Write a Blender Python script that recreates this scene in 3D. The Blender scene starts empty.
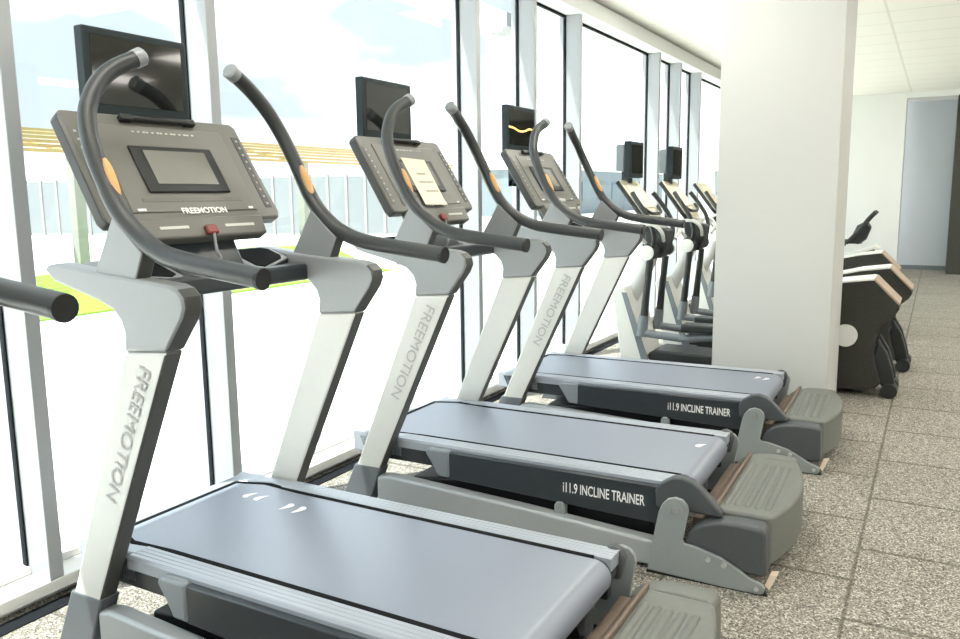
import bpy, bmesh, math, random
from mathutils import Vector, Matrix
random.seed(7)
S = bpy.context.scene
COL = S.collection

# ------------------------------------------------------------------ camera
cam = bpy.data.cameras.new('camera'); camo = bpy.data.objects.new('camera', cam); COL.objects.link(camo)
right = Vector((0.87254, 0.48838904, -0.01225041)); down = Vector((0.06360856, -0.1384315, -0.98832721)); fwd = Vector((-0.48438402, 0.8615758, -0.15185275))
m = Matrix((right, -down, -fwd)).transposed().to_4x4(); m.translation = Vector((0, 0, 1.4))
camo.matrix_world = m
cam.sensor_width = 36.0; cam.lens = 811.53 / 960 * 36.0; cam.clip_start = 0.02; cam.clip_end = 500
S.camera = camo
S.view_settings.view_transform = 'Standard'; S.view_settings.look = 'None'; S.view_settings.gamma = 1.0
S.view_settings.use_curve_mapping = False
S.view_settings.exposure = 0.72

# ------------------------------------------------------------------ world + sun
W = bpy.data.worlds.new('sky'); S.world = W; W.use_nodes = True
nt = W.node_tree; nt.nodes.clear()
def N(t, ty, **k):
    n = t.nodes.new(ty)
    for a, b in k.items(): setattr(n, a, b)
    return n
wo = N(nt, 'ShaderNodeOutputWorld'); bg = N(nt, 'ShaderNodeBackground'); tc = N(nt, 'ShaderNodeTexCoord')
mp = N(nt, 'ShaderNodeMapping'); mp.inputs['Scale'].default_value = (1, 1, 2.2)
nz = N(nt, 'ShaderNodeTexNoise'); nz.inputs['Scale'].default_value = 2.6; nz.inputs['Detail'].default_value = 4
cr = N(nt, 'ShaderNodeValToRGB'); cr.color_ramp.elements[0].position = .42; cr.color_ramp.elements[1].position = .58
cr.color_ramp.elements[0].color = (.275, .305, .325, 1); cr.color_ramp.elements[1].color = (.90, .97, 1.05, 1)
nt.links.new(tc.outputs['Generated'], mp.inputs[0]); nt.links.new(mp.outputs[0], nz.inputs['Vector'])
nt.links.new(nz.outputs[0], cr.inputs[0]); nt.links.new(cr.outputs[0], bg.inputs[0]); nt.links.new(bg.outputs[0], wo.inputs[0])
bg.inputs[1].default_value = 2.1
sun = bpy.data.lights.new('sun', 'SUN'); sun.energy = 9.0; sun.angle = 0.009; sun.color = (1.0, .96, .88)
suno = bpy.data.objects.new('sun', sun); COL.objects.link(suno)
suno.rotation_euler = Vector((.25, .35, -1)).to_track_quat('-Z', 'Y').to_euler()

# ------------------------------------------------------------------ materials
MATS = {}
def mat(name, col, rough=.5, metal=0., spec=.5, noise=0., nscale=60., bump=0., bscale=300., emit=None, coat=0.):
    if name in MATS: return MATS[name]
    M = bpy.data.materials.new(name); M.use_nodes = True; t = M.node_tree
    b = t.nodes['Principled BSDF']
    b.inputs['Base Color'].default_value = (*col, 1); b.inputs['Roughness'].default_value = rough
    b.inputs['Metallic'].default_value = metal; b.inputs['Specular IOR Level'].default_value = spec
    b.inputs['Coat Weight'].default_value = coat
    if noise or bump:
        c = N(t, 'ShaderNodeTexCoord')
    if noise:
        n = N(t, 'ShaderNodeTexNoise'); n.inputs['Scale'].default_value = nscale; n.inputs['Detail'].default_value = 3
        r = N(t, 'ShaderNodeMapRange'); r.inputs[3].default_value = 1 - noise; r.inputs[4].default_value = 1 + noise
        x = N(t, 'ShaderNodeMix', data_type='RGBA', blend_type='MULTIPLY'); x.inputs[0].default_value = 1
        x.inputs[6].default_value = (*col, 1)
        t.links.new(c.outputs['Object'], n.inputs['Vector']); t.links.new(n.outputs[0], r.inputs[0])
        t.links.new(r.outputs[0], x.inputs[7]); t.links.new(x.outputs[2], b.inputs['Base Color'])
    if bump:
        n = N(t, 'ShaderNodeTexNoise'); n.inputs['Scale'].default_value = bscale
        u = N(t, 'ShaderNodeBump'); u.inputs['Strength'].default_value = bump; u.inputs['Distance'].default_value = .002
        t.links.new(c.outputs['Object'], n.inputs['Vector']); t.links.new(n.outputs[0], u.inputs['Height']); t.links.new(u.outputs[0], b.inputs['Normal'])
    if emit:
        b.inputs['Emission Color'].default_value = (*emit[0], 1); b.inputs['Emission Strength'].default_value = emit[1]
    MATS[name] = M
    return M

SILVER = mat('silver_paint', (.63, .635, .605), .38, .0, .5, .03, 30)
ARMGREY = mat('grey_metallic_paint', (.27, .285, .295), .38, .1, .5, .03, 40)
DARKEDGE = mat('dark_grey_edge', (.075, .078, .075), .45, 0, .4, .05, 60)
BOOT = mat('boot_grey_plastic', (.115, .13, .145), .45, .1, .5, .06, 80)
FRAME = mat('frame_grey_paint', (.38, .405, .42), .4, .2, .5, .03, 50)
BRACKET = mat('bracket_grey_paint', (.27, .30, .30), .5, .1, .4, .06, 120)
RUBBER = mat('grip_rubber', (.032, .036, .038), .42, 0, .5, .1, 120, .1, 500)
BLACK = mat('black_plastic', (.010, .011, .013), .45, 0, .45, .1, 60)
MATTE = mat('matte_black_pad', (.008, .009, .010), .9, 0, .1, .1, 60)
BELT = mat('belt_rubber', (.20, .226, .285), .34, 0, .9, .05, 200, .05, 900)  # black rubber, lifted to the bluish tone of the windows reflected in it
RAIL = mat('ribbed_rail_plastic', (.33, .36, .41), .33, .1, .7, .03, 80)
SKIRT = mat('dark_skirt_plastic', (.028, .035, .041), .3, 0, .5, .15, 18)
CAPM = mat('skirt_cap_plastic', (.22, .245, .27), .35, .1, .5, .04, 80)
STEP = mat('step_grey_plastic', (.150, .158, .146), .5, 0, .4, .12, 40, .1, 600)
COVER = mat('dark_plastic_cover_shade', (.065, .073, .08), .5, 0, .45, .12, 150, .1, 600)
GUARD = mat('guard_brown_reflection', (.17, .13, .10), .5, 0, .4, .08, 60)  # brown reflected in the step's sloping front, put into the colour
CONS = mat('console_grey_plastic', (.14, .138, .126), .42, 0, .4, .04, 120, .06, 900)
CONSEDGE = mat('console_edge_plastic', (.04, .043, .043), .42, 0, .4, .05, 60)
INNER = mat('console_panel_plastic', (.158, .155, .142), .42, 0, .4, .04, 100, .06, 900)
SCREEN = mat('screen_glass', (.012, .013, .012), .06, 0, .6, .05, 20, coat=.3)
PSCREEN = mat('console_screen_glass', (.20, .20, .18), .12, 0, .6, .05, 8)
TVB = mat('tv_blue_black', (.012, .022, .026), .5, 0, .3, .05, 50)
WHITE = mat('white_print', (.85, .86, .86), .5, 0, .3, .02, 50)
PALEPRINT = mat('pale_grey_print', (.55, .55, .52), .5, 0, .3, .02, 50)
GREYPRINT = mat('grey_print', (.42, .42, .41), .5, 0, .3, .02, 50)
GOLD = mat('gold_pad', (.62, .36, .14), .4, .0, .5, .05, 90)
RED = mat('red_clip', (.20, .03, .025), .4, 0, .5, .05, 90)
STEEL = mat('bolt_steel', (.6, .62, .62), .3, .8, .5, .03, 90)
TRAYG = mat('tray_grey', (.27, .285, .30), .4, .1, .5, .04, 60)
ORANGE = mat('orange_display', (.9, .45, .1), .4, emit=((1, .55, .15), 1.2), noise=.02)
PAPER = mat('paper', (.82, .76, .62), .8, 0, .2, .02, 40)
INK = mat('paper_ink', (.38, .35, .30), .8, 0, .2, .02, 40)
CORD = mat('white_cord', (.8, .8, .78), .4, 0, .4, .02, 40)
EWHITE = mat('white_shroud', (.78, .79, .76), .35, 0, .5, .02, 40)
EDARK = mat('speckled_dark_shroud', (.035, .035, .030), .6, 0, .35, .5, 90, .2, 200)
EBLACK = mat('elliptical_black', (.018, .022, .022), .4, 0, .5, .1, 60)
EGREY = mat('elliptical_grey', (.20, .225, .245), .4, .2, .5, .05, 60)
ECREAM = mat('cream_console', (.66, .62, .48), .5, 0, .4, .06, 40)
TAN = mat('tan_edge', (.42, .33, .25), .5, 0, .4, .05, 60)
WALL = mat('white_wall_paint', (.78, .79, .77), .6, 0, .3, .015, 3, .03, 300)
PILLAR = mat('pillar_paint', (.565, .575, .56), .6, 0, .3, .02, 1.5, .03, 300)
TRIM = mat('mullion_grey_paint', (.37, .39, .41), .4, .1, .5, .02, 5)
SILL = mat('sill_white_paint', (.80, .80, .78), .5, 0, .4, .02, 5)
GASKET = mat('black_gasket', (.012, .014, .018), .85, 0, .12, .05, 50)
BLUEW = mat('bluish_wall_paint', (.66, .71, .76), .6, 0, .3, .02, 2)
SHADESTRIP = mat('bluegrey_shade_strip', (.20, .23, .25), .5, 0, .4, .05, 10)
STONE = mat('dark_stone_panel', (.06, .06, .05), .8, 0, .3, .4, 40, .3, 80)
PATIO = mat('pale_concrete', (.78, .77, .74), .8, 0, .2, .05, 4)
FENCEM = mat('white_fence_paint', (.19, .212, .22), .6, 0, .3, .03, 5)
WOODY = mat('golden_timber', (.40, .28, .13), .6, 0, .3, .12, 12)
POSTM = mat('pale_post_paint', (.27, .265, .25), .6, 0, .3, .04, 5)
BUILD = mat('pale_blue_building', (.17, .205, .22), .7, 0, .3, .04, .5)
BWIN = mat('building_window_band', (.12, .16, .18), .4, 0, .5, .05, 1)
CANW = mat('canopy_white', (.75, .75, .72), .6, 0, .3, .03, 5)
CANG = mat('canopy_grey', (.22, .23, .24), .6, 0, .3, .05, 5)
LAMP = mat('lamp_diffuser', (.9, .9, .9), .6, emit=((1.0, .95, .86), 7.0), noise=.01)
LAMPF = mat('lamp_frame', (.8, .8, .78), .5, noise=.02)

def glass_mat():
    M = bpy.data.materials.new('window_glass'); M.use_nodes = True; t = M.node_tree; t.nodes.clear()
    o = N(t, 'ShaderNodeOutputMaterial'); a = N(t, 'ShaderNodeBsdfTransparent'); g = N(t, 'ShaderNodeBsdfGlossy'); mx = N(t, 'ShaderNodeMixShader')
    fr = N(t, 'ShaderNodeLayerWeight'); pw = N(t, 'ShaderNodeMath', operation='POWER'); pw.inputs[1].default_value = 5.0; sc = N(t, 'ShaderNodeMapRange'); sc.inputs[3].default_value = .03; sc.inputs[4].default_value = .7
    t.links.new(fr.outputs['Facing'], pw.inputs[0]); t.links.new(pw.outputs[0], sc.inputs[0])
    a.inputs[0].default_value = (.95, .985, .985, 1); g.inputs['Roughness'].default_value = .01
    t.links.new(sc.outputs[0], mx.inputs[0]); t.links.new(a.outputs[0], mx.inputs[1]); t.links.new(g.outputs[0], mx.inputs[2]); t.links.new(mx.outputs[0], o.inputs[0])
    return M
GLASS = glass_mat()

def floor_mat():
    M = bpy.data.materials.new('speckled_rubber_tiles'); M.use_nodes = True; t = M.node_tree; b = t.nodes['Principled BSDF']
    c = N(t, 'ShaderNodeTexCoord'); L = t.links.new
    v = N(t, 'ShaderNodeTexVoronoi'); v.inputs['Scale'].default_value = 210
    L(c.outputs['Object'], v.inputs['Vector'])
    sep = N(t, 'ShaderNodeSeparateColor'); L(v.outputs['Color'], sep.inputs[0])
    ramp = N(t, 'ShaderNodeValToRGB'); ramp.color_ramp.interpolation = 'LINEAR'
    e = ramp.color_ramp.elements
    e[0].position = 0; e[0].color = (.05, .047, .04, 1); e[1].position = 1; e[1].color = (.66, .63, .575, 1)
    for p, k in ((.16, (.095, .088, .075, 1)), (.30, (.21, .193, .162, 1)), (.72, (.285, .265, .225, 1)), (.86, (.48, .455, .405, 1))):
        x = e.new(p); x.color = k
    L(sep.outputs[0], ramp.inputs[0])
    n = N(t, 'ShaderNodeTexNoise'); n.inputs['Scale'].default_value = 1.3; n.inputs['Detail'].default_value = 3
    L(c.outputs['Object'], n.inputs['Vector'])
    mr = N(t, 'ShaderNodeMapRange'); mr.inputs[3].default_value = .82; mr.inputs[4].default_value = 1.18; L(n.outputs[0], mr.inputs[0])
    mu = N(t, 'ShaderNodeMix', data_type='RGBA', blend_type='MULTIPLY'); mu.inputs[0].default_value = 1
    L(ramp.outputs[0], mu.inputs[6]); L(mr.outputs[0], mu.inputs[7])
    sx = N(t, 'ShaderNodeSeparateXYZ'); L(c.outputs['Object'], sx.inputs[0])
    def ma(op, a, bb=None):
        q = N(t, 'ShaderNodeMath', operation=op)
        for i, z in enumerate((a, bb)):
            if z is None: continue
            if isinstance(z, (int, float)): q.inputs[i].default_value = z
            else: L(z, q.inputs[i])
        return q.outputs[0]
    T = .61
    wob = N(t, 'ShaderNodeTexNoise'); wob.inputs['Scale'].default_value = 60; L(c.outputs['Object'], wob.inputs['Vector'])
    wv = ma('MULTIPLY', ma('SUBTRACT', wob.outputs[0], .5), .012)
    xs = ma('DIVIDE', ma('ADD', ma('ADD', sx.outputs[0], wv), .19 + T * 20), T)
    ci = ma('FLOOR', xs); fx = ma('FRACT', xs)
    par = ma('FRACT', ma('MULTIPLY', ci, .5))      # 0 or .5
    ys = ma('ADD', ma('DIVIDE', ma('ADD', ma('ADD', sx.outputs[1], wv), -.325 + T * 30), T), par)
    fy = ma('FRACT', ys)
    dx = ma('MINIMUM', fx, ma('SUBTRACT', 1.0, fx)); dy = ma('MINIMUM', fy, ma('SUBTRACT', 1.0, fy))
    d = ma('MULTIPLY', ma('MINIMUM', dx, ma('MULTIPLY', dy, .7)), T)
    sm = N(t, 'ShaderNodeMapRange'); sm.inputs[1].default_value = .004; sm.inputs[2].default_value = .0085; sm.inputs[3].default_value = 1; sm.inputs[4].default_value = 0
    L(d, sm.inputs[0])
    fin = N(t, 'ShaderNodeMix', data_type='RGBA'); L(ma('MULTIPLY', sm.outputs[0], .62), fin.inputs[0]); L(mu.outputs[2], fin.inputs[6]); fin.inputs[7].default_value = (.04, .037, .02, 1)
    L(fin.outputs[2], b.inputs['Base Color']); b.inputs['Roughness'].default_value = .7; b.inputs['Specular IOR Level'].default_value = .3
    bu = N(t, 'ShaderNodeBump'); bu.inputs['Strength'].default_value = .25; bu.inputs['Distance'].default_value = .003; L(sep.outputs[1], bu.inputs['Height']); L(bu.outputs[0], b.inputs['Normal'])
    return M
FLOOR = floor_mat()

def ceiling_mat():
    M = bpy.data.materials.new('cream_ceiling_tiles'); M.use_nodes = True; t = M.node_tree; b = t.nodes['Principled BSDF']; L = t.links.new
    c = N(t, 'ShaderNodeTexCoord'); sx = N(t, 'ShaderNodeSeparateXYZ'); L(c.outputs['Object'], sx.inputs[0])
    def ma(op, a, bb=None):
        q = N(t, 'ShaderNodeMath', operation=op)
        for i, z in enumerate((a, bb)):
            if z is None: continue
            if isinstance(z, (int, float)): q.inputs[i].default_value = z
            else: L(z, q.inputs[i])
        return q.outputs[0]
    def seam(s, off, T):
        f = ma('FRACT', ma('DIVIDE', ma('ADD', s, off + T * 20), T)); return ma('MULTIPLY', ma('MINIMUM', f, ma('SUBTRACT', 1.0, f)), T)
    d = ma('MINIMUM', seam(sx.outputs[0], .515, 1.83), seam(sx.outputs[1], 0, .61))
    sm = N(t, 'ShaderNodeMapRange'); sm.inputs[1].default_value = .006; sm.inputs[2].default_value = .016; sm.inputs[3].default_value = 1; sm.inputs[4].default_value = 0; L(d, sm.inputs[0])
    n = N(t, 'ShaderNodeTexNoise'); n.inputs['Scale'].default_value = 90; L(c.outputs['Object'], n.inputs['Vector'])
    r = N(t, 'ShaderNodeValToRGB'); r.color_ramp.elements[0].color = (.90, .885, .80, 1); r.color_ramp.elements[1].color = (.95, .94, .87, 1); L(n.outputs[0], r.inputs[0])
    f = N(t, 'ShaderNodeMix', data_type='RGBA'); L(ma('MULTIPLY', sm.outputs[0], .35), f.inputs[0]); L(r.outputs[0], f.inputs[6]); f.inputs[7].default_value = (.5, .48, .42, 1)
    L(f.outputs[2], b.inputs['Base Color']); b.inputs['Roughness'].default_value = .85
    return M
CEIL = ceiling_mat()

def grass_mat():
    M = mat('bright_lawn', (.17, .33, .04), .9, 0, .1, .25, 25)
    return M
GRASS = grass_mat()

# ------------------------------------------------------------------ mesh helpers
class MB:
    def __init__(s, dx=0.): s.bm = bmesh.new(); s.dx = dx
    def V(s, p): return s.bm.verts.new((p[0] + s.dx, p[1], p[2]))
    def prism(s, pts, f0, f1, mi=0):
        """pts: list of 2D; f0/f1 map a 2D point to 3D for both caps"""
        a = [s.V(f0(p)) for p in pts]; b = [s.V(f1(p)) for p in pts]
        fs = [s.bm.faces.new(a), s.bm.faces.new(list(reversed(b)))]
        n = len(pts)
        for i in range(n): fs.append(s.bm.faces.new((a[i], b[i], b[(i + 1) % n], a[(i + 1) % n])))
        for f in fs: f.material_index = mi
        return fs
    def xz(s, pts, y0, y1, mi=0): return s.prism(pts, lambda p: (p[0], y0, p[1]), lambda p: (p[0], y1, p[1]), mi)
    def xy(s, pts, z0, z1, mi=0): return s.prism(pts, lambda p: (p[0], p[1], z0), lambda p: (p[0], p[1], z1), mi)
    def yz(s, pts, x0, x1, mi=0): return s.prism(pts, lambda p: (x0, p[0], p[1]), lambda p: (x1, p[0], p[1]), mi)
    def box(s, x0, x1, y0, y1, z0, z1, mi=0): return s.xy([(x0, y0), (x1, y0), (x1, y1), (x0, y1)], z0, z1, mi)
    def tube(s, pts, r, seg=14, caps=True, mi=0):
        pts = [Vector(p) for p in pts]; rs = r if isinstance(r, (list, tuple)) else [r] * len(pts)
        up = None; rings = []
        for i, p in enumerate(pts):
            t = (pts[min(i + 1, len(pts) - 1)] - pts[max(i - 1, 0)]).normalized()
            if up is None:
                up = Vector((0, 0, 1)) if abs(t.z) < .9 else Vector((1, 0, 0))
            up = (up - t * up.dot(t)).normalized(); sd = t.cross(up)
            rings.append([s.V(p + (up * math.cos(a) + sd * math.sin(a)) * rs[i]) for a in [2 * math.pi * k / seg for k in range(seg)]])
        for i in range(len(rings) - 1):
            for k in range(seg):
                f = s.bm.faces.new((rings[i][k], rings[i][(k + 1) % seg], rings[i + 1][(k + 1) % seg], rings[i + 1][k])); f.material_index = mi
        if caps:
            s.bm.faces.new(list(reversed(rings[0]))).material_index = mi; s.bm.faces.new(rings[-1]).material_index = mi
    def cyl(s, p0, p1, r, seg=20, mi=0): s.tube([p0, p1], r, seg, True, mi)
    def build(s, name, mats, parent=None, bevel=0., seg=2, angle=35, smooth=True):
        bmesh.ops.recalc_face_normals(s.bm, faces=s.bm.faces)
        me = bpy.data.meshes.new(name); s.bm.to_mesh(me); s.bm.free()
        for q in (mats if isinstance(mats, (list, tuple)) else [mats]): me.materials.append(q)
        if smooth:
            for p in me.polygons: p.use_smooth = True
            me.set_sharp_from_angle(angle=math.radians(angle))
        o = bpy.data.objects.new(name, me); COL.objects.link(o)
        if parent: o.parent = parent
        if bevel:
            b = o.modifiers.new('bevel', 'BEVEL'); b.width = bevel; b.segments = seg; b.limit_method = 'ANGLE'; b.angle_limit = math.radians(40); b.use_clamp_overlap = True
        return o
def tag(o, label=None, cat=None, group=None, kind=None):
    if label: o['label'] = label
    if cat: o['category'] = cat
    if group: o['group'] = group
    if kind: o['kind'] = kind
    return o
def empty(name, loc=(0, 0, 0), rz=0.):
    o = bpy.data.objects.new(name, None); COL.objects.link(o); o.location = loc; o.rotation_euler = (0, 0, rz); o.empty_display_size = .1
    return o
def kids(o): return [c for c in bpy.data.objects if c.parent == o]
def copy_tree(o, parent=None):
    c = o.copy(); COL.objects.link(c); c.parent = parent
    for ch in kids(o):
        copy_tree(ch, c)
    return c
def struct(name, mb, mt, bevel=0.): return tag(mb.build(name, mt, None, bevel), kind='structure')
def smooth_path(pts, n=6):
    """Catmull-Rom through pts"""
    P = [Vector(p) for p in pts]; P = [P[0] * 2 - P[1]] + P + [P[-1] * 2 - P[-2]]; out = []
    for i in range(1, len(P) - 2):
        for k in range(n):
            t = k / n; a, b, c, d = P[i - 1:i + 3]
            out.append(.5 * ((2 * b) + (c - a) * t + (2 * a - 5 * b + 4 * c - d) * t * t + (3 * b - a - 3 * c + d) * t ** 3))
    out.append(P[-2]); return out
def text_part(name, txt, origin, udir, vdir, height, length, mt, parent, dx=0., shear=0., depth=.0012, bold=0.):
    cu = bpy.data.curves.new('txt', 'FONT'); cu.body = txt; cu.size = 1; cu.shear = shear; cu.extrude = 0.0; cu.offset = bold
    ob = bpy.data.objects.new('txt', cu); COL.objects.link(ob); bpy.context.view_layer.update()
    dg = bpy.context.evaluated_depsgraph_get()
    me = bpy.data.meshes.new_from_object(ob.evaluated_get(dg)); bpy.data.objects.remove(ob); bpy.data.curves.remove(cu)
    xs = [v.co.x for v in me.vertices]; ys = [v.co.y for v in me.vertices]
    x0, x1, y0, y1 = min(xs), max(xs), min(ys), max(ys)
    u = Vector(udir).normalized(); v = Vector(vdir).normalized(); n = u.cross(v); O = Vector(origin) + Vector((dx, 0, 0))
    for q in me.vertices:
        a = (q.co.x - x0) / (x1 - x0) * length; b = (q.co.y - y0) / (y1 - y0) * height
        q.co = O + u * a + v * b + n * depth
    me.name = name; me.materials.clear(); me.materials.append(mt)
    o = bpy.data.objects.new(name, me); COL.objects.link(o); o.parent = parent
    return o

# ------------------------------------------------------------------ setting: the room
CZ = 3.0; XW = -2.64; XG = -2.775; HEAD = 2.845
b = MB(); b.box(-3.0, 6.0, -3.5, 17.2, -.12, 0); struct('floor', b, FLOOR)
b = MB(); b.box(-2.72, 6.2, -3.7, 17.4, CZ, CZ + .15); struct('ceiling', b, CEIL)
b = MB(); b.box(-2.86, -2.60, -3.5, 17.2, HEAD, 2.975); b.box(-2.86, -2.64, -3.5, 17.2, 2.975, CZ + .15); struct('wall_left', b, WALL, .004)
b = MB(); b.box(6.0, 6.2, -3.7, 17.2, 0, CZ); struct('wall_right', b, WALL)
b = MB(); b.box(-3.0, 6.0, -3.7, -3.5, 0, CZ); struct('wall_back', b, WALL)
b = MB(); b.box(-3.0, -.57, 15.6, 15.9, 0, CZ); struct('wall_front', b, WALL, .004)
b = MB(); b.box(-.75, .17, 16.35, 16.5, .07, CZ); struct('wall_recess', b, BLUEW)
b = MB(); b.box(-.72, .17, 16.33, 16.35, 0, .07); struct('shade_strip_recess', b, SHADESTRIP)  # dark strip whose colour stands for the shadow below the recess wall
b = MB(); b.box(-.57, 6.0, 15.6, 16.35, 2.9, CZ); struct('trim_soffit', b, WALL, .003)
b = MB(); b.box(.17, 6.0, 15.5, 16.5, 0, 2.9); struct('wall_stone', b, STONE)
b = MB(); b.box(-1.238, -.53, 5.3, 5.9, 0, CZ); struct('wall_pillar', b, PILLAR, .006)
# window sill box along the glass
b = MB(); b.box(-2.86, -2.64, -3.5, 15.6, .028, .075); b.box(-2.86, -2.68, -3.5, 15.6, 0, .028); b.box(-2.81, -2.755, -3.5, 15.6, .075, .105); struct('trim_1', b, SILL, .004)
b = MB(); b.box(-2.64, -2.568, -3.5, 15.6, 0, .004); struct('floor_gap_left', b, GASKET)  # flat dark strip drawn for the floor gap along the sill
# mullions in groups of three
MY = [-2.3, -1.5, -.65, 1.62, 2.487, 4.72, 5.572, 6.447, 8.62, 9.42, 10.30, 12.45, 13.3, 14.15]
ends = [-3.5] + MY + [15.6]
for i, y in enumerate(MY):
    b = MB(); b.box(XG - .05, XW, y - .026, y + .026, .075, HEAD); struct('trim_%d' % (i + 2), b, TRIM, .003)
for i in range(len(ends) - 1):
    y0, y1 = ends[i] + .026, ends[i + 1] - .026
    b = MB()
    b.box(XG - .006, XG + .006, y0 + .002, y1 - .002, .107, HEAD - .002, 0)
    for (p, q, r, s) in ((y1 - .0065, y1, .107, HEAD), (y0, y1, HEAD - .018, HEAD)):
        b.box(XG - .012, XG + .012, p, q, r, s, 1)
    struct('window_%d' % (i + 1), b, [GLASS, GASKET])

# ceiling light panels
k = 0
proto = None
for lx in (-1.45, .75, 2.95, 5.0):
    for ly in (-2.0, 1.2, 4.2, 7.1, 10.2, 13.2):
        if lx == -1.45 and ly > 9: continue
        if proto is None:
            proto = empty('ceiling_light', (lx, ly, CZ)); tag(proto, 'flat white rectangular ceiling light panel', 'ceiling light', 'ceiling light panels')
            f = MB(); f.box(-.34, .34, -.64, .64, -.018, -.002); f.build('lamp_frame', LAMPF, proto, .003)
            f = MB(); f.box(-.30, .30, -.60, .60, -.024, -.018); f.build('lamp_diffuser', LAMP, proto)
            o = proto
        else: o = copy_tree(proto)
        o.location = (lx, ly, CZ)
        if (lx, ly) == (-1.45, 7.1): o.location = (-1.62, 6.75, CZ); o['label'] = 'ceiling light panel just left of the top of the white pillar'; del o['group']

# ------------------------------------------------------------------ setting: outdoors
b = MB(); b.xy([(-60, -30), (-3.0, -30), (-3.0, 90), (-60, 90)], -.15, -.005); struct('patio', b, PATIO)
gp = [(-9.1, 4.0), (-9.05, 8.8), (-8.96, 12.5), (-11.2, 14.4), (-15.5, 18.6), (-17.0, 17.0), (-14.5, 9.0), (-13.5, 4.0)]
b = MB(); b.xy(gp, -.005, .02); tag(b.build('lawn', GRASS), 'strip of bright green lawn beyond the white patio', 'lawn', kind='stuff')
fe = empty('fence', (-20, 22, 0)); tag(fe, 'tall white panel fence behind the lawn outside the windows', 'fence')
P0 = Vector((-33.0, 19.9, 0)); P1 = Vector((-14.6, 24.9, 0)); dv = (P1 - P0); Lf = dv.length; dv.normalize(); nv = Vector((dv.y, -dv.x, 0))
Of = Vector((-20, 22, 0))
npan = 26
for i in range(npan):
    a0 = P0 + dv * (Lf * i / npan + .05) - Of; a1 = P0 + dv * (Lf * (i + 1) / npan - .05) - Of
    b = MB(); q = [a0, a1, a1 + nv * .06, a0 + nv * .06]; b.xy([(v.x, v.y) for v in q], .05, 2.12); b.build('fence_panel', FENCEM, fe)
    a0 = P0 + dv * (Lf * i / npan - .05) - Of; a1 = a0 + dv * .1
    q = [a0 - nv * .03, a1 - nv * .03, a1 + nv * .09, a0 + nv * .09]
    b = MB(); b.xy([(v.x, v.y) for v in q], 0, 2.2); b.build('fence_post', POSTM, fe)
pg = empty('pergola', (-12, 12, 0)); tag(pg, 'golden timber pergola on pale posts outside beyond the lawn', 'pergola')
for yy in (8.35, 13.75, 19.5):
    for xx in (-12.1,):
        b = MB(); b.box(xx + 12 - .09, xx + 12 + .09, yy - 12 - .09, yy - 12 + .09, .021, 2.12); b.build('pergola_post', POSTM, pg, .01)
for i in range(6):
    b = MB(); b.box(-.10 - i * .55, .0 - i * .55, -6.5, 9.5, 2.13 + i * .11, 2.182 + i * .11); b.build('pergola_slat', WOODY, pg)
for yy in (-3.65, 1.75, 7.5):
    b = MB(); b.xz([(-.0, 2.10), (-.0, 2.14), (-2.85, 2.69), (-2.85, 2.64)], yy - .06, yy + .06); b.build('pergola_rafter', WOODY, pg)
cb = empty('canopy', (-3.75, 4.0, 2.8)); tag(cb, 'white roof overhang with grey end outside the upper windows', 'canopy')
b = MB(); b.box(-.15, .15, -7, 2.98, .145, .27); b.build('fascia', CANW, cb)
b = MB(); b.box(-.15, .15, 2.98, 3.42, .145, .27); b.build('bracket', CANG, cb)
def building(x0, x1, y0, y1, h, lab):
    o = empty('building', ((x0 + x1) / 2, (y0 + y1) / 2, 0)); tag(o, lab, 'building')
    hx, hy = (x1 - x0) / 2, (y1 - y0) / 2
    b = MB(); b.box(-hx, hx, -hy, hy, 0, h); b.build('facade', BUILD, o)
    b = MB(); b.box(-hx - .2, hx + .2, -hy - .2, hy + .2, h, h + .25); b.build('parapet', CANW, o)
    n = int(2 * hy / 3)
    for i in range(n):
        yy = -hy + 1 + i * 3
        b = MB(); b.box(hx, hx + .06, yy, yy + 1.6, .9, h - .8); b.build('window_band', BWIN, o)
building(-30, -22, 47, 76, 3.0, 'long low pale blue building far beyond the windows')
building(-18, -12, 76, 88, 3.3, 'farthest pale low building seen beside the white pillar')

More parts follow.
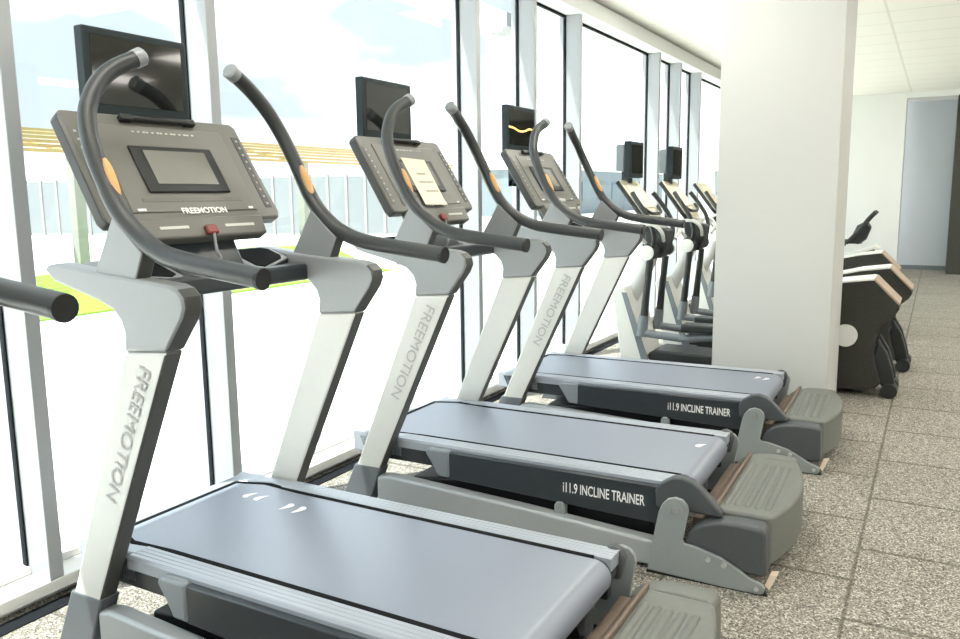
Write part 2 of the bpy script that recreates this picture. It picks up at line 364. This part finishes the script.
# ------------------------------------------------------------------ treadmill
OX = 1.5
def cp(u, y, n): return (-2.252 + .526 * u + .849 * n, y + .010, 1.667 - .849 * u + .526 * n)
def mirror(pts): return pts
def make_treadmill():
    root = empty('treadmill')
    def B(): return MB(OX)
    # --- deck
    b = B(); b.xz([(-2.24, .25), (-2.27, .318), (-.80, .318), (-.76, .30), (-.76, .25), (-.80, .225), (-2.2, .225)], -.352, .352)
    b.build('deck', SKIRT, root, .004)
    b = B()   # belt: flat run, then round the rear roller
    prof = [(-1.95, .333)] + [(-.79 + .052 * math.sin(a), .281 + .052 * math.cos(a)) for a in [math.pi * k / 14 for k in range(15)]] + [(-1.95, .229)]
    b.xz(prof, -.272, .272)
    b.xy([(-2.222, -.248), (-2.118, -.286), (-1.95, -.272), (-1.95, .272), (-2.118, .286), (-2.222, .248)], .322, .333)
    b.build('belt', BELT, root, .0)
    b = B()   # black trim line round the belt
    b.xy([(-2.240, -.259), (-2.105, -.305), (-1.95, -.292), (-.80, -.292), (-.80, -.272), (-1.95, -.272), (-2.116, -.284), (-2.221, -.246), (-2.221, .246), (-2.116, .284), (-1.95, .272), (-.80, .272), (-.80, .292), (-1.95, .292), (-2.105, .305), (-2.240, .259)], .32, .3345)
    b.build('belt_border', MATTE, root)
    b = B(); b.cyl((-.79, -.335, .281), (-.79, .335, .281), .045); b.build('roller', BLACK, root)
    hd = B(); hd.xy([(-2.282, -.30), (-2.302, -.352), (-2.03, -.352), (-2.03, -.294), (-2.103, -.307), (-2.238, -.261), (-2.238, .261), (-2.103, .307), (-2.03, .294), (-2.03, .352), (-2.302, .352), (-2.282, .30)], .24, .337)
    hd.build('hood', RAIL, root, .006)
    for s in (-1, 1):
        Y = lambda v: s * v
        rp = []
        for k in range(4):   # ribbed top
            y0 = .296 + k * .018; rp += [(Y(y0), .336), (Y(y0 + .0125), .336), (Y(y0 + .014), .3345), (Y(y0 + .0165), .3345)]
        rp += [(Y(.366), .335), (Y(.372), .327), (Y(.372), .295), (Y(.29), .295), (Y(.29), .333)]
        b = B(); b.yz(rp, -2.04, -.745); b.build('side_rail', RAIL, root)
        b = B(); b.xz([(-1.80, .203), (-1.765, .315), (-.80, .315), (-.78, .30), (-.78, .165), (-.86, .165), (-1.76, .195)], Y(.352), Y(.392)); sk = b.build('side_skirt', SKIRT, root, .006)
        text_part('lettering', 'i11.9 INCLINE TRAINER', (-1.238, -.393, .228) if s < 0 else (-.905, .393, .228), (1, 0, 0) if s < 0 else (-1, 0, 0), (0, 0, 1), .042, .333, WHITE, sk, OX, bold=.013)
        b = B(); b.xz([(-1.885, .30), (-1.87, .322), (-1.762, .322), (-1.762, .20), (-1.822, .20), (-1.85, .25)], Y(.348), Y(.398)); b.build('skirt_cap', CAPM, root, .012, 3)
        b = B(); b.xz([(-.865, .30), (-.845, .33), (-.80, .358), (-.765, .362), (-.728, .352), (-.70, .332), (-.618, .25), (-.62, .235), (-.70, .235), (-.86, .235)] if s < 0 else [(-.80, .30), (-.79, .335), (-.765, .345), (-.74, .335), (-.728, .31), (-.74, .24), (-.80, .24)], Y(.352), Y(.40 if s < 0 else .39)); b.build('end_guard', COVER, root, .01, 3)
        # rear bracket plate
        pl = [(-.87, .012), (-.852, .131), (-.832, .244), (-.82, .275), (-.80, .298), (-.772, .308), (-.745, .302), (-.728, .285), (-.723, .262), (-.742, .15), (-.735, .138), (-.70, .135), (-.606, .112), (-.54, .078), (-.501, .055), (-.464, .045), (-.450, .03), (-.455, .010), (-.47, .004), (-.60, .004)]
        b = B(); b.xz(pl, Y(.448), Y(.464)); br = b.build('rear_bracket', BRACKET, root, .003)
        b = B(); b.xz([(-.875, 0), (-.87, .022), (-.45, .018), (-.443, 0)], Y(.444), Y(.459)); b.build('bracket_foot', BLACK, br)
        for (bx, bz, r) in ((-.768, .262, .032), (-.768, .262, .014), (-.648, .098, .009), (-.592, .088, .009), (-.478, .025, .008)):
            b = B(); b.cyl((bx, Y(.462), bz), (bx, Y(.468 + (.004 if r < .03 else 0)), bz), r); b.build('bolt', BRACKET if r > .03 else STEEL, br)
        # base rail (slightly sloped)
        b = B(); b.xz([(-2.12, .0), (-2.12, .165), (-2.06, .176), (-1.41, .147), (-.85, .112), (-.85, .012), (-1.9, .012)], Y(.37), Y(.432)); b.build('base_rail', FRAME, root, .012, 3)
        # upright
        up = [(-2.30, .03), (-2.20, .26), (-1.894, .985), (-1.726, .997), (-2.096, .21), (-2.18, .03)]
        b = B(); fs = b.xz(up, Y(.372), Y(.432))
        b.bm.normal_update()
        u = b.build('upright', [SILVER, DARKEDGE], root, .008, 3)
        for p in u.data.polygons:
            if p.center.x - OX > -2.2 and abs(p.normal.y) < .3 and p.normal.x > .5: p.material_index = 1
        b = B(); b.xz([(-2.335, 0), (-2.318, .03), (-2.236, .207), (-2.093, .207), (-2.165, .03), (-2.175, 0)], Y(.366), Y(.4345)); b.build('boot', BOOT, u, .006)
        text_part('lettering', 'FREEMOTION', (-1.833, -.4335, .955) if s < 0 else (-2.05, .4335, .52), (-.43, 0, -.90) if s < 0 else (.43, 0, .90), (.90, 0, -.43) if s < 0 else (-.9, 0, .43), .046, .45, PALEPRINT if False else GREYPRINT, u, OX)
        arm = [(-1.894, .985), (-1.726, .997), (-1.655, 1.09), (-1.642, 1.12), (-1.647, 1.148), (-1.668, 1.168), (-1.70, 1.178), (-1.95, 1.198), (-2.17, 1.220), (-2.21, 1.214), (-2.222, 1.200), (-2.18, 1.168), (-1.99, 1.122), (-1.93, 1.10), (-1.90, 1.07), (-1.888, 1.035)]
        b = B(); b.xz(arm, Y(.368), Y(.434)); a = b.build('arm', [ARMGREY, DARKEDGE], root, .010, 3)
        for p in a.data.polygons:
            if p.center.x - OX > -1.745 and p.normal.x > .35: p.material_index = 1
        # mast wedge
        b = B(); b.xz([(-2.01, 1.195), (-1.912, 1.358), (-1.80, 1.258), (-1.836, 1.18)], Y(.374), Y(.424)); ms = b.build('mast', [ARMGREY, DARKEDGE], root, .006)
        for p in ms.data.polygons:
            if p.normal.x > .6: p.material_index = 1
        # handlebar
        hp = [(-1.384, .415, 1.206), (-1.50, .412, 1.219), (-1.65, .408, 1.237), (-1.745, .405, 1.256), (-1.83, .40, 1.297), (-1.905, .402, 1.362), (-1.956, .402, 1.44), (-2.003, .40, 1.534), (-2.044, .38, 1.631), (-2.064, .335, 1.708), (-2.072, .272, 1.767), (-2.060, .185, 1.812)]
        hp = [(x, Y(y), z) for x, y, z in hp]
        b = B(); pth = smooth_path(hp, 5); b.tube(pth, [.0265 if i < 30 else .025 for i in range(len(pth))], 18); h = b.build('handlebar', RUBBER, root, angle=50)
        b = B(); b.tube([(-1.392, Y(.4153), 1.2051), (-1.380, Y(.4150), 1.2040)], .0272, 18); b.build('end_cap', BLACK, h)
        b = B(); b.tube([(-2.0625, Y(.198), 1.805), (-2.060, Y(.172), 1.818), (-2.0595, Y(.167), 1.8205)], [.0272, .0275, .022], 16); b.build('grip_cap', TRAYG, h)
        # gold sensor pad on the user side of the bend
        b = B(); pp = []
        for t in range(9):
            f = t / 8; x = -1.985 + .05 * f; z = 1.50 - .115 * f
            pp.append((x + .0195, Y(.395), z + .010))
        b.tube(pp, [.006, .011, .0135, .0145, .0145, .0145, .0135, .011, .006], 12); b.build('pulse_pad', GOLD, h)
        # tray between the arms
        ty = lambda v: Y(v)
        def tp(a, yy, n): return (-1.945 - .185 * a, Y(yy), 1.158 + .066 * a + n)
        b = B(); ol = [(0, .165), (.10, .145), (.85, .145), (1, .165), (1, .37), (.42, .37)]
        b.prism(ol, lambda p: tp(p[0], p[1], 0), lambda p: tp(p[0], p[1], -.05)); tr = b.build('tray', [TRAYG, BLACK], root, .008, 3)
        for p in tr.data.polygons:
            if p.normal.x > .8: p.material_index = 1
        b = B(); ol = [(.12, .195), (.20, .168), (.80, .168), (.90, .19), (.90, .32), (.82, .345), (.50, .345), (.38, .325)]
        b.prism(ol, lambda p: tp(p[0], p[1], .003), lambda p: tp(p[0], p[1], -.002)); b.build('tray_pad', MATTE, tr)
    b = B(); b.box(-2.03, -1.93, -.372, .372, 1.105, 1.165); b.build('cross_bar', SKIRT, root, .012, 3)
    b = B(); b.xz([(-2.07, 1.15), (-1.99, 1.15), (-2.06, 1.29), (-2.15, 1.34)], -.14, .14); b.build('console_neck', SKIRT, root, .01)
    # --- console
    cn = B()
    ol = [(-.332, 0), (.332, 0), (.349, .018), (.358, .375), (.345, .398), (-.345, .398), (-.358, .375), (-.349, .018)]
    cn.prism(ol, lambda p: cp(p[1], p[0], 0), lambda p: cp(p[1], p[0], -.045))
    c = cn.build('console', [CONS, CONSEDGE], root, .008, 3)
    nn = Vector((.849, 0, .526))
    for p in c.data.polygons:
        if Vector(p.normal).dot(nn) < .7: p.material_index = 1
    def quad(name, y0, y1, u0, u1, n0, n1, mt, par, bev=.003, sk=0.):
        q = B(); q.prism([(y0 + sk, u0), (y1 - sk, u0), (y1, u1), (y0, u1)], lambda p: cp(p[1], p[0], n1), lambda p: cp(p[1], p[0], n0)); return q.build(name, mt, par, bev)
    quad('console_panel', -.255, .255, .045, .365, -.002, .004, INNER, c)
    bz = quad('screen_bezel', -.165, .165, .125, .297, .003, .012, BLACK, c, .005)
    quad('console_screen', -.12, .125, .143, .268, .012, .0135, PSCREEN, bz, .0)
    for s in (-1, 1):
        st = quad('button_strip', s * .318 - .016, s * .318 + .016, .06, .355, -.001, .002, CONS if s < 0 else CONSEDGE, c, .002)
        for k in range(10):
            uu = .075 + k * .029
            quad('button', s * .318 - .004, s * .318 + .004, uu, uu + .007, .002, .0035, GREYPRINT, st, 0)
    q = B()
    for k in range(14):
        yy = -.12 + k * .018 + .003 * (k % 3); q.prism([(yy, .066), (yy + .009, .066), (yy + .009, .071), (yy, .071)], lambda p: cp(p[1], p[0], .0058), lambda p: cp(p[1], p[0], .0035))
    q.build('icon_row', PALEPRINT, c, 0)
    quad('control_band', -.20, .20,   .315, .328, .003, .0052, CONS, c, 0)
    O = Vector(cp(.374, -.075, .0045)); text_part('lettering', 'FREEMOTION', O, (0, 1, 0), (-.526, 0, .849), .022, .185, WHITE, c, OX, bold=.03)
    quad('badge', -.235, -.205, .352, .360, .003, .006, WHITE, c, 0); quad('badge', .215, .235, .352, .360, .003, .006, WHITE, c, 0)
    q = B(); q.tube([cp(.022, -.135, .012), cp(.022, .135, .012)], .011, 12); q.build('ledge', BLACK, c)
    for s in (-1, 1): quad('ledge_clip', s * .125 - .022, s * .125 + .022, .012, .034, .0, .022, BLACK, c, .004)
    q = B(); q.prism([(-.26, .385), (.26, .385), (.245, .46), (-.245, .46)], lambda p: cp(p[1], p[0], .006), lambda p: cp(p[1], p[0], -.04)); lp = q.build('console_lip', CONS, c, .008, 3)
    for y0, y1 in ((-.19, -.08), (.07, .2)): quad('lip_print', y0, y1, .418, .428, .006, .0072, PALEPRINT, lp, 0)
    k_ = quad('safety_key', -.028, .018, .425, .458, .006, .024, RED, c, .006)
    q = B(); q.tube(smooth_path([cp(.456, -.005, .018), (-1.985, .002, 1.235), (-1.98, .01, 1.21), (-1.985, .0, 1.185), (-2.0, .01, 1.16)], 5), .005, 8); q.build('tether', TRAYG, k_)
    # --- television
    q = B(); q.box(-2.345, -2.303, -.19, .207, 1.652, 1.935); tv = q.build('television', TVB, root, .006, 3)
    q = B(); q.box(-2.3032, -2.3012, -.166, .182, 1.70, 1.912); q.build('tv_screen', SCREEN, tv)
    q = B(); q.box(-2.37, -2.345, -.10, .10, 1.70, 1.86); q.build('tv_back', TVB, tv, .01)
    q = B(); q.xz([(-2.365, 1.45), (-2.335, 1.45), (-2.335, 1.75), (-2.365, 1.75)], -.06, .06); q.xz([(-2.365, 1.45), (-2.365, 1.48), (-2.20, 1.58), (-2.19, 1.53)], -.06, .06); q.build('tv_mount', BLACK, root)
    # --- rear step
    sp = [(-.66, -.341), (-.66, .341)] + [(-.455 + .060 * (1 - (y / .341) ** 2), y) for y in [.341 - .682 * k / 14 for k in range(15)]]
    b = B(); b.xy(sp, .06, .245); stp = b.build('step', [STEP], root, .012, 3)
    for k in range(5):
        b = B(); x = -.625 + k * .036
        b.tube([(x, -.29, .236), (x, -.265, .2365), (x, .235, .2365), (x, .26, .236)], [.008, .0165, .0165, .008], 10); b.build('ridge', STEP, stp)
    b = B(); b.xz([(-.735, .20), (-.70, .20), (-.655, .262), (-.645, .262), (-.645, .10), (-.735, .10)], -.345, .345); b.build('guard', GUARD, root, .004)
    for s in (-1, 1):
        Y = lambda v: s * v
        b = B(); cv = [(-.735, .10), (-.735, .155), (-.715, .19), (-.68, .215), (-.63, .232), (-.56, .238), (-.475, .236), (-.458, .22), (-.452, .06), (-.60, .06)]
        b.xz(cv, Y(.354), Y(.444)); b.build('step_cover', COVER if s < 0 else STEP, root, .022, 4)  # near cover is step plastic too; its shading is put into the darker colour
    b = B(); b.xz([(-.44, .015), (-.415, .075), (-.44, .07), (-.455, .03)], -.435, -.395); b.build('reflector', mat('tan_reflector', (.75, .62, .5), .4, noise=.03), root)
    # --- drive under the deck
    b = B(); b.xz([(-2.0, .03), (-2.0, .15), (-1.5, .21), (-.9, .16), (-.85, .03)], -.33, .33); b.build('drive_housing', BLACK, root, .01)
    b = B(); b.xz([(-1.275, .10), (-1.275, .17), (-1.262, .185), (-1.24, .185), (-1.23, .17), (-1.23, .10)], -.40, -.36); b.build('lift_bracket', BRACKET, root, .005)
    return root

T1 = make_treadmill()
def place(o, tx, ty, rz): o.location = (-1.5 + tx, ty, 0); o.rotation_euler = (0, 0, rz)
GRP = 'row of incline treadmills facing the windows'
place(T1, -.0304, 1.8622, -.0028)
LABELS = ['cut-off treadmill at the left edge, only its grey handlebar end showing',
          'nearest whole treadmill with large black screen and grey console in the foreground',
          'second treadmill, console covered by a cream paper note',
          'treadmill beside the white pillar, orange wave on its small screen']
tag(T1, LABELS[1], 'treadmill', GRP)
TREADS = {1: T1}
for i, (tx, ty, rz) in {2: (0, 3.2384, .0145), 3: (.0114, 4.6406, .0149), 0: (-.0, .495, 0)}.items():
    c = copy_tree(T1); place(c, tx, ty, rz); c['label'] = LABELS[i]; TREADS[i] = c
def child(o, n): return [c for c in kids(o) if c.name.split('.')[0] == n][0]
# belt marks and the orange wave belong to single machines
def marks(root, spots):
    """comma shaped prints: head point, tail point, bend"""
    for (hx, hy, qx, qy, bend) in spots:
        b = MB(OX); A = []; B_ = []
        d = Vector((qx - hx, qy - hy)); n = Vector((-d.y, d.x)).normalized()
        for k in range(13):
            t = k / 12; w = (.0125 * math.sqrt(max(0, 1 - ((t - .22) / .22) ** 2)) if t < .22 else .0125 * (1 - (t - .22) / .78) ** .8) + .0012
            c = Vector((hx, hy)) + d * t + n * (bend * math.sin(t * math.pi))
            A.append(c + n * w); B_.append(c - n * w)
        b.xy([tuple(p) for p in A] + [tuple(p) for p in reversed(B_)], .3325, .3345)
        b.build('belt_mark', WHITE, child(root, 'belt'), 0)
marks(T1, [(-2.09, .148, -2.072, .205, .006), (-2.036, .147, -2.014, .205, .006), (-1.883, .185, -1.895, .124, .006), (-1.827, .183, -1.836, .120, .006)])
marks(TREADS[2], [(-.83, .09, -.80, .14, .005)])
marks(TREADS[3], [(-.855, .165, -.88, .11, .005), (-.805, .15, -.83, .095, .005)])
tv3 = child(TREADS[3], 'television')
b = MB(OX); b.tube(smooth_path([(-2.3008, -.175, 1.805), (-2.3008, -.11, 1.80), (-2.3008, -.03, 1.785), (-2.3008, .05, 1.79), (-2.3008, .11, 1.805), (-2.3008, .175, 1.803)], 6), .0055, 8); b.build('orange_wave', ORANGE, tv3)
# paper note on the second console
nb = empty('paper_note', (0, 0, 0)); place(nb, 0, 3.2384, .0145); tag(nb, 'cream paper note taped over the second treadmill console screen', 'paper note')
b = MB(OX)
pq = [(-.095, .118), (.10, .125), (.085, .375), (-.10, .372)]
b.prism(pq, lambda p: cp(p[1], p[0], .0155), lambda p: cp(p[1], p[0], .0145)); b.build('sheet', PAPER, nb)
for y0, y1, u in ((-.035, .03, .20), (-.05, .07, .245), (-.03, .065, .295)):
    q = MB(OX); yy = y0
    while yy < y1:
        w = .006 + .008 * random.random(); q.prism([(yy, u), (yy + w, u), (yy + w, u + .011), (yy, u + .011)], lambda p: cp(p[1], p[0], .0163), lambda p: cp(p[1], p[0], .0156)); yy += w + .004
    q.build('writing', INK, nb, 0)

# power cords beside the front feet
def cord(pts, lab):
    b = MB(); b.tube(smooth_path(pts, 6), .006, 8); tag(b.build('power_cord', CORD), lab, 'cord', None)
y = 2.55
cord([(-2.64, y, .13), (-2.60, y, .09), (-2.56, y - .02, .03), (-2.48, y - .05, .008), (-2.38, y + .0, .012), (-2.36, y + .1, .03), (-2.44, y + .16, .06), (-2.52, y + .1, .05), (-2.5, y, .02), (-2.4, y - .06, .022), (-2.3, y + .02, .03), (-2.28, y + .16, .012), (-2.4, y + .2, .014), (-2.5, y + .12, .02)], 'white power cord coiled by the foot of the second treadmill')
y = 5.5
cord([(-2.64, y, .13), (-2.58, y, .07), (-2.5, y - .04, .01), (-2.40, y + .0, .012), (-2.36, y + .1, .05), (-2.44, y + .16, .09), (-2.52, y + .1, .06), (-2.45, y, .02), (-2.3, y + .03, .012)], 'white power cord on the floor by the window before the ellipticals')

# ------------------------------------------------------------------ ellipticals
def make_elliptical():
    r = empty('elliptical_trainer')
    def B(): return MB(1.2)
    b = B(); b.box(-2.05, -.35, -.07, .07, .03, .13); b.box(-1.95, -1.80, -.28, .28, .0, .09); b.box(-.45, -.38, -.05, .05, 0, .04); b.build('base', EGREY, r, .015, 3)
    b = B(); b.xz([(-1.86, .03), (-1.90, .17), (-1.84, .20), (-1.25, .19), (-1.1, .14), (-1.1, .03)], -.17, .17); b.build('floor_shroud', EBLACK, r, .02, 3)
    b = B(); b.xz([(-2.18, .62), (-2.15, .67), (-2.09, .68), (-2.07, .65), (-1.86, .04), (-1.90, .0), (-2.06, .0), (-2.09, .03)], -.20, .20); f = b.build('front_shroud', [EWHITE, EGREY], r, .015, 3)
    b = B(); b.xz([(-2.10, .64), (-2.06, .64), (-1.85, .05), (-1.91, .05)], -.205, -.2); b.build('shroud_trim', EGREY, f)
    b = B(); b.tube([(-2.16, 0, .42), (-1.98, 0, .80), (-1.90, 0, .98), (-1.86, 0, 1.18)], [.06, .055, .05, .05], 14); b.build('mast', SILVER, r)
    b = B(); b.tube([(-1.90, -.19, .955), (-1.90, .19, .955)], .062, 20); b.xz([(-1.97, 1.17), (-1.79, 1.12), (-1.79, 1.0), (-1.84, .90), (-1.95, .92)], -.09, .09); b.build('hub', EBLACK, r, .01)
    for s in (-1, 1):
        b = B(); b.tube([(-1.885, s * .19, .955), (-1.885, s * .272, .955)], .05, 20); b.build('hub_drum', EBLACK, r)
        b = B(); b.tube([(-1.885, s * .273, .955), (-1.885, s * .282, .955), (-1.885, s * .286, .955)], [.056, .056, .045], 24); b.build('hub_disc', EWHITE, r)
        b = B(); b.tube([(-1.88, s * .20, .90), (-1.905, s * .20, .62), (-1.92, s * .20, .44)], [.027, .027, .032], 12); p = b.build('lower_arm', EBLACK, r)
        b = B(); b.tube([(-1.92, s * .20, .47), (-1.93, s * .20, .36), (-1.935, s * .20, .31)], [.037, .04, .042], 12); b.build('joint', EGREY, p)
        b = B(); b.tube([(-1.935, s * .20, .335), (-1.60, s * .19, .31), (-1.3, s * .18, .35), (-.60, s * .16, .43)], .03, 12); pd = b.build('pedal_arm', EGREY, r)
        b = B(); b.xy([(-1.62, s * .19 - .075), (-1.22, s * .19 - .085), (-1.18, s * .19 - .05), (-1.18, s * .19 + .05), (-1.22, s * .19 + .085), (-1.62, s * .19 + .075)], .375, .43); b.build('pedal', EBLACK, pd, .015, 3)
        b = B(); b.tube(smooth_path([(-1.88, s * .20, .93), (-1.84, s * .235, 1.06), (-1.86, s * .27, 1.18), (-1.92, s * .275, 1.28), (-1.98, s * .265, 1.36), (-2.01, s * .25, 1.40)], 5), .019, 12); b.build('handlebar', EBLACK, r)
        b = B(); b.tube(smooth_path([(-1.93, s * .16, 1.02), (-1.955, s * .25, 1.09), (-1.91, s * .275, 1.16), (-1.83, s * .275, 1.16), (-1.78, s * .25, 1.11), (-1.79, s * .16, 1.04)], 5), .014, 10); b.build('fixed_grip', SILVER, r)
        b = B(); b.tube([(-.50, s * .18, .42), (-.50, s * .215, .42)], .075, 24); b.build('crank_disc', EWHITE, r)
        b = B(); b.xz([(-.35, .16), (-.30, .40), (-.24, .30), (-.20, .17), (-.185, .10), (-.25, .06)], s * .10 - .03, s * .10 + .03); lg = b.build('rear_leg', EBLACK, r, .01)
        b = B(); b.tube([(-.215, s * .10 - .07, .05), (-.215, s * .10 + .07, .05)], .05, 18); b.build('foot_wheel', EBLACK, lg)
    # console with tv
    def cc(u, y, n): return (-2.13 + .60 * u + .80 * n, y, 1.50 - .80 * u + .60 * n)
    b = B(); b.prism([(-.22, 0), (.22, 0), (.22, .34), (.17, .40), (-.17, .40), (-.22, .34)], lambda p: cc(p[1], p[0], 0), lambda p: cc(p[1], p[0], -.04)); c = b.build('console', [ECREAM, EBLACK], r, .01)
    nn = Vector((.8, 0, .6))
    for p in c.data.polygons:
        if Vector(p.normal).dot(nn) < .7: p.material_index = 1
    b = B(); b.prism([(-.15, .05), (.15, .05), (.15, .27), (-.15, .27)], lambda p: cc(p[1], p[0], .008), lambda p: cc(p[1], p[0], -.002)); b.build('console_panel', PAPER, c, .004)
    b = B(); b.tube(smooth_path([cc(.27, -.20, .02), cc(.34, -.12, .03), cc(.34, .12, .03), cc(.27, .20, .02)], 5), .013, 10); b.build('rest_bar', EBLACK, c)
    b = B(); b.box(-2.115, -2.06, -.155, .155, 1.515, 1.79); t = b.build('television', TVB, r, .008)
    b = B(); b.box(-2.0605, -2.057, -.13, .13, 1.55, 1.765); b.build('tv_screen', SCREEN, t)
    b = B(); b.box(-2.18, -2.11, -.16, .16, 1.565, 1.765); b.build('tv_back', EGREY, t, .012)
    b = B(); b.xz([(-2.17, 1.42), (-2.11, 1.40), (-2.11, 1.60), (-2.17, 1.60)], -.04, .04); b.build('tv_mount', EBLACK, r)
    # rear drive body
    body = [(-.95, .03), (-1.02, .45), (-.96, .60), (-.80, .715), (-.55, .775), (-.36, .80), (-.345, .80), (-.19, .645), (-.185, .61), (-.205, .575), (-.285, .50), (-.32, .42), (-.33, .33), (-.30, .20), (-.27, .10), (-.30, .06), (-.40, .04)]
    b = B(); b.xz(body, -.17, .17); bo = b.build('rear_body', [EDARK], r, .012, 3)
    top = [(-.97, .60), (-.81, .722), (-.555, .785), (-.36, .812), (-.342, .808), (-.348, .80), (-.36, .80), (-.55, .775), (-.80, .715), (-.96, .60)]
    b = B(); b.xz(top, -.172, .172); b.build('top_cover', EWHITE, bo)
    b = B(); b.xz([(-.345, .812), (-.33, .80), (-.182, .65), (-.19, .642), (-.345, .80)], -.172, .172); b.build('rear_edge', TAN, bo)
    return r
E1 = make_elliptical()
EL = ['elliptical trainer closest to the treadmills, partly behind the white pillar', 'middle elliptical trainer behind the closest one, partly behind the white pillar', 'farthest elliptical trainer, without a screen, almost hidden behind the white pillar']
for i, (x, y) in enumerate(((0, 6.18), (.05, 7.12), (-.10, 8.80))):
    o = E1 if i == 0 else copy_tree(E1)
    o.location = (-1.2 + x, y, 0); tag(o, EL[i], 'elliptical trainer', 'elliptical trainers beside the pillar')
    if i == 2:
        for ch in kids(o):
            if ch.name.startswith(('television', 'tv_mount')):
                for g in kids(ch): bpy.data.objects.remove(g)
                bpy.data.objects.remove(ch)

# ------------------------------------------------------------------ bike far behind
bk = empty('exercise_bike', (-1.10, 10.3, 0)); tag(bk, 'black exercise bike with upright bars beyond the ellipticals', 'exercise bike')
b = MB(); b.box(-.6, .5, -.05, .05, .03, .12); b.box(-.6, -.5, -.25, .25, 0, .06); b.box(.4, .5, -.25, .25, 0, .06); b.build('frame', EGREY, bk, .01)
b = MB(); b.xz([(-.4, .1), (-.45, .55), (.25, .68), (.5, .76), (.54, .70), (.48, .5), (.3, .1)], -.12, .12); bo = b.build('flywheel_cover', EBLACK, bk, .02, 3)
b = MB(); b.xz([(-.45, .56), (.25, .69), (.50, .785), (.555, .75), (.545, .62), (.52, .62), (.50, .74), (.25, .66), (-.43, .54)], -.125, .125); b.build('cover_band', EWHITE, bo, .005)
b = MB(); b.tube([(.0, 0, .65), (.18, 0, .80)], .03, 12); b.xy([(.05, -.09), (.36, -.04), (.36, .04), (.05, .09)], .79, .84); b.build('saddle', EBLACK, bk, .015)
for s in (-1, 1):
    b = MB(); b.tube(smooth_path([(.20, s * .10, .80), (.33, s * .13, .95), (.42, s * .14, 1.08), (.49, s * .15, 1.16)], 4), .022, 10); b.build('bar', EBLACK, bk)
b = MB(); b.xz([(.22, .82), (.30, 1.0), (.40, 1.06), (.45, .98), (.40, .84), (.32, .78)], -.06, .06); b.build('console', EBLACK, bk, .02)
b = MB(); b.tube([(-.35, 0, .55), (-.42, 0, .95)], .03, 12); b.tube([(-.42, -.2, .98), (-.42, .2, .98)], .02, 10); b.build('handlebar', EBLACK, bk)
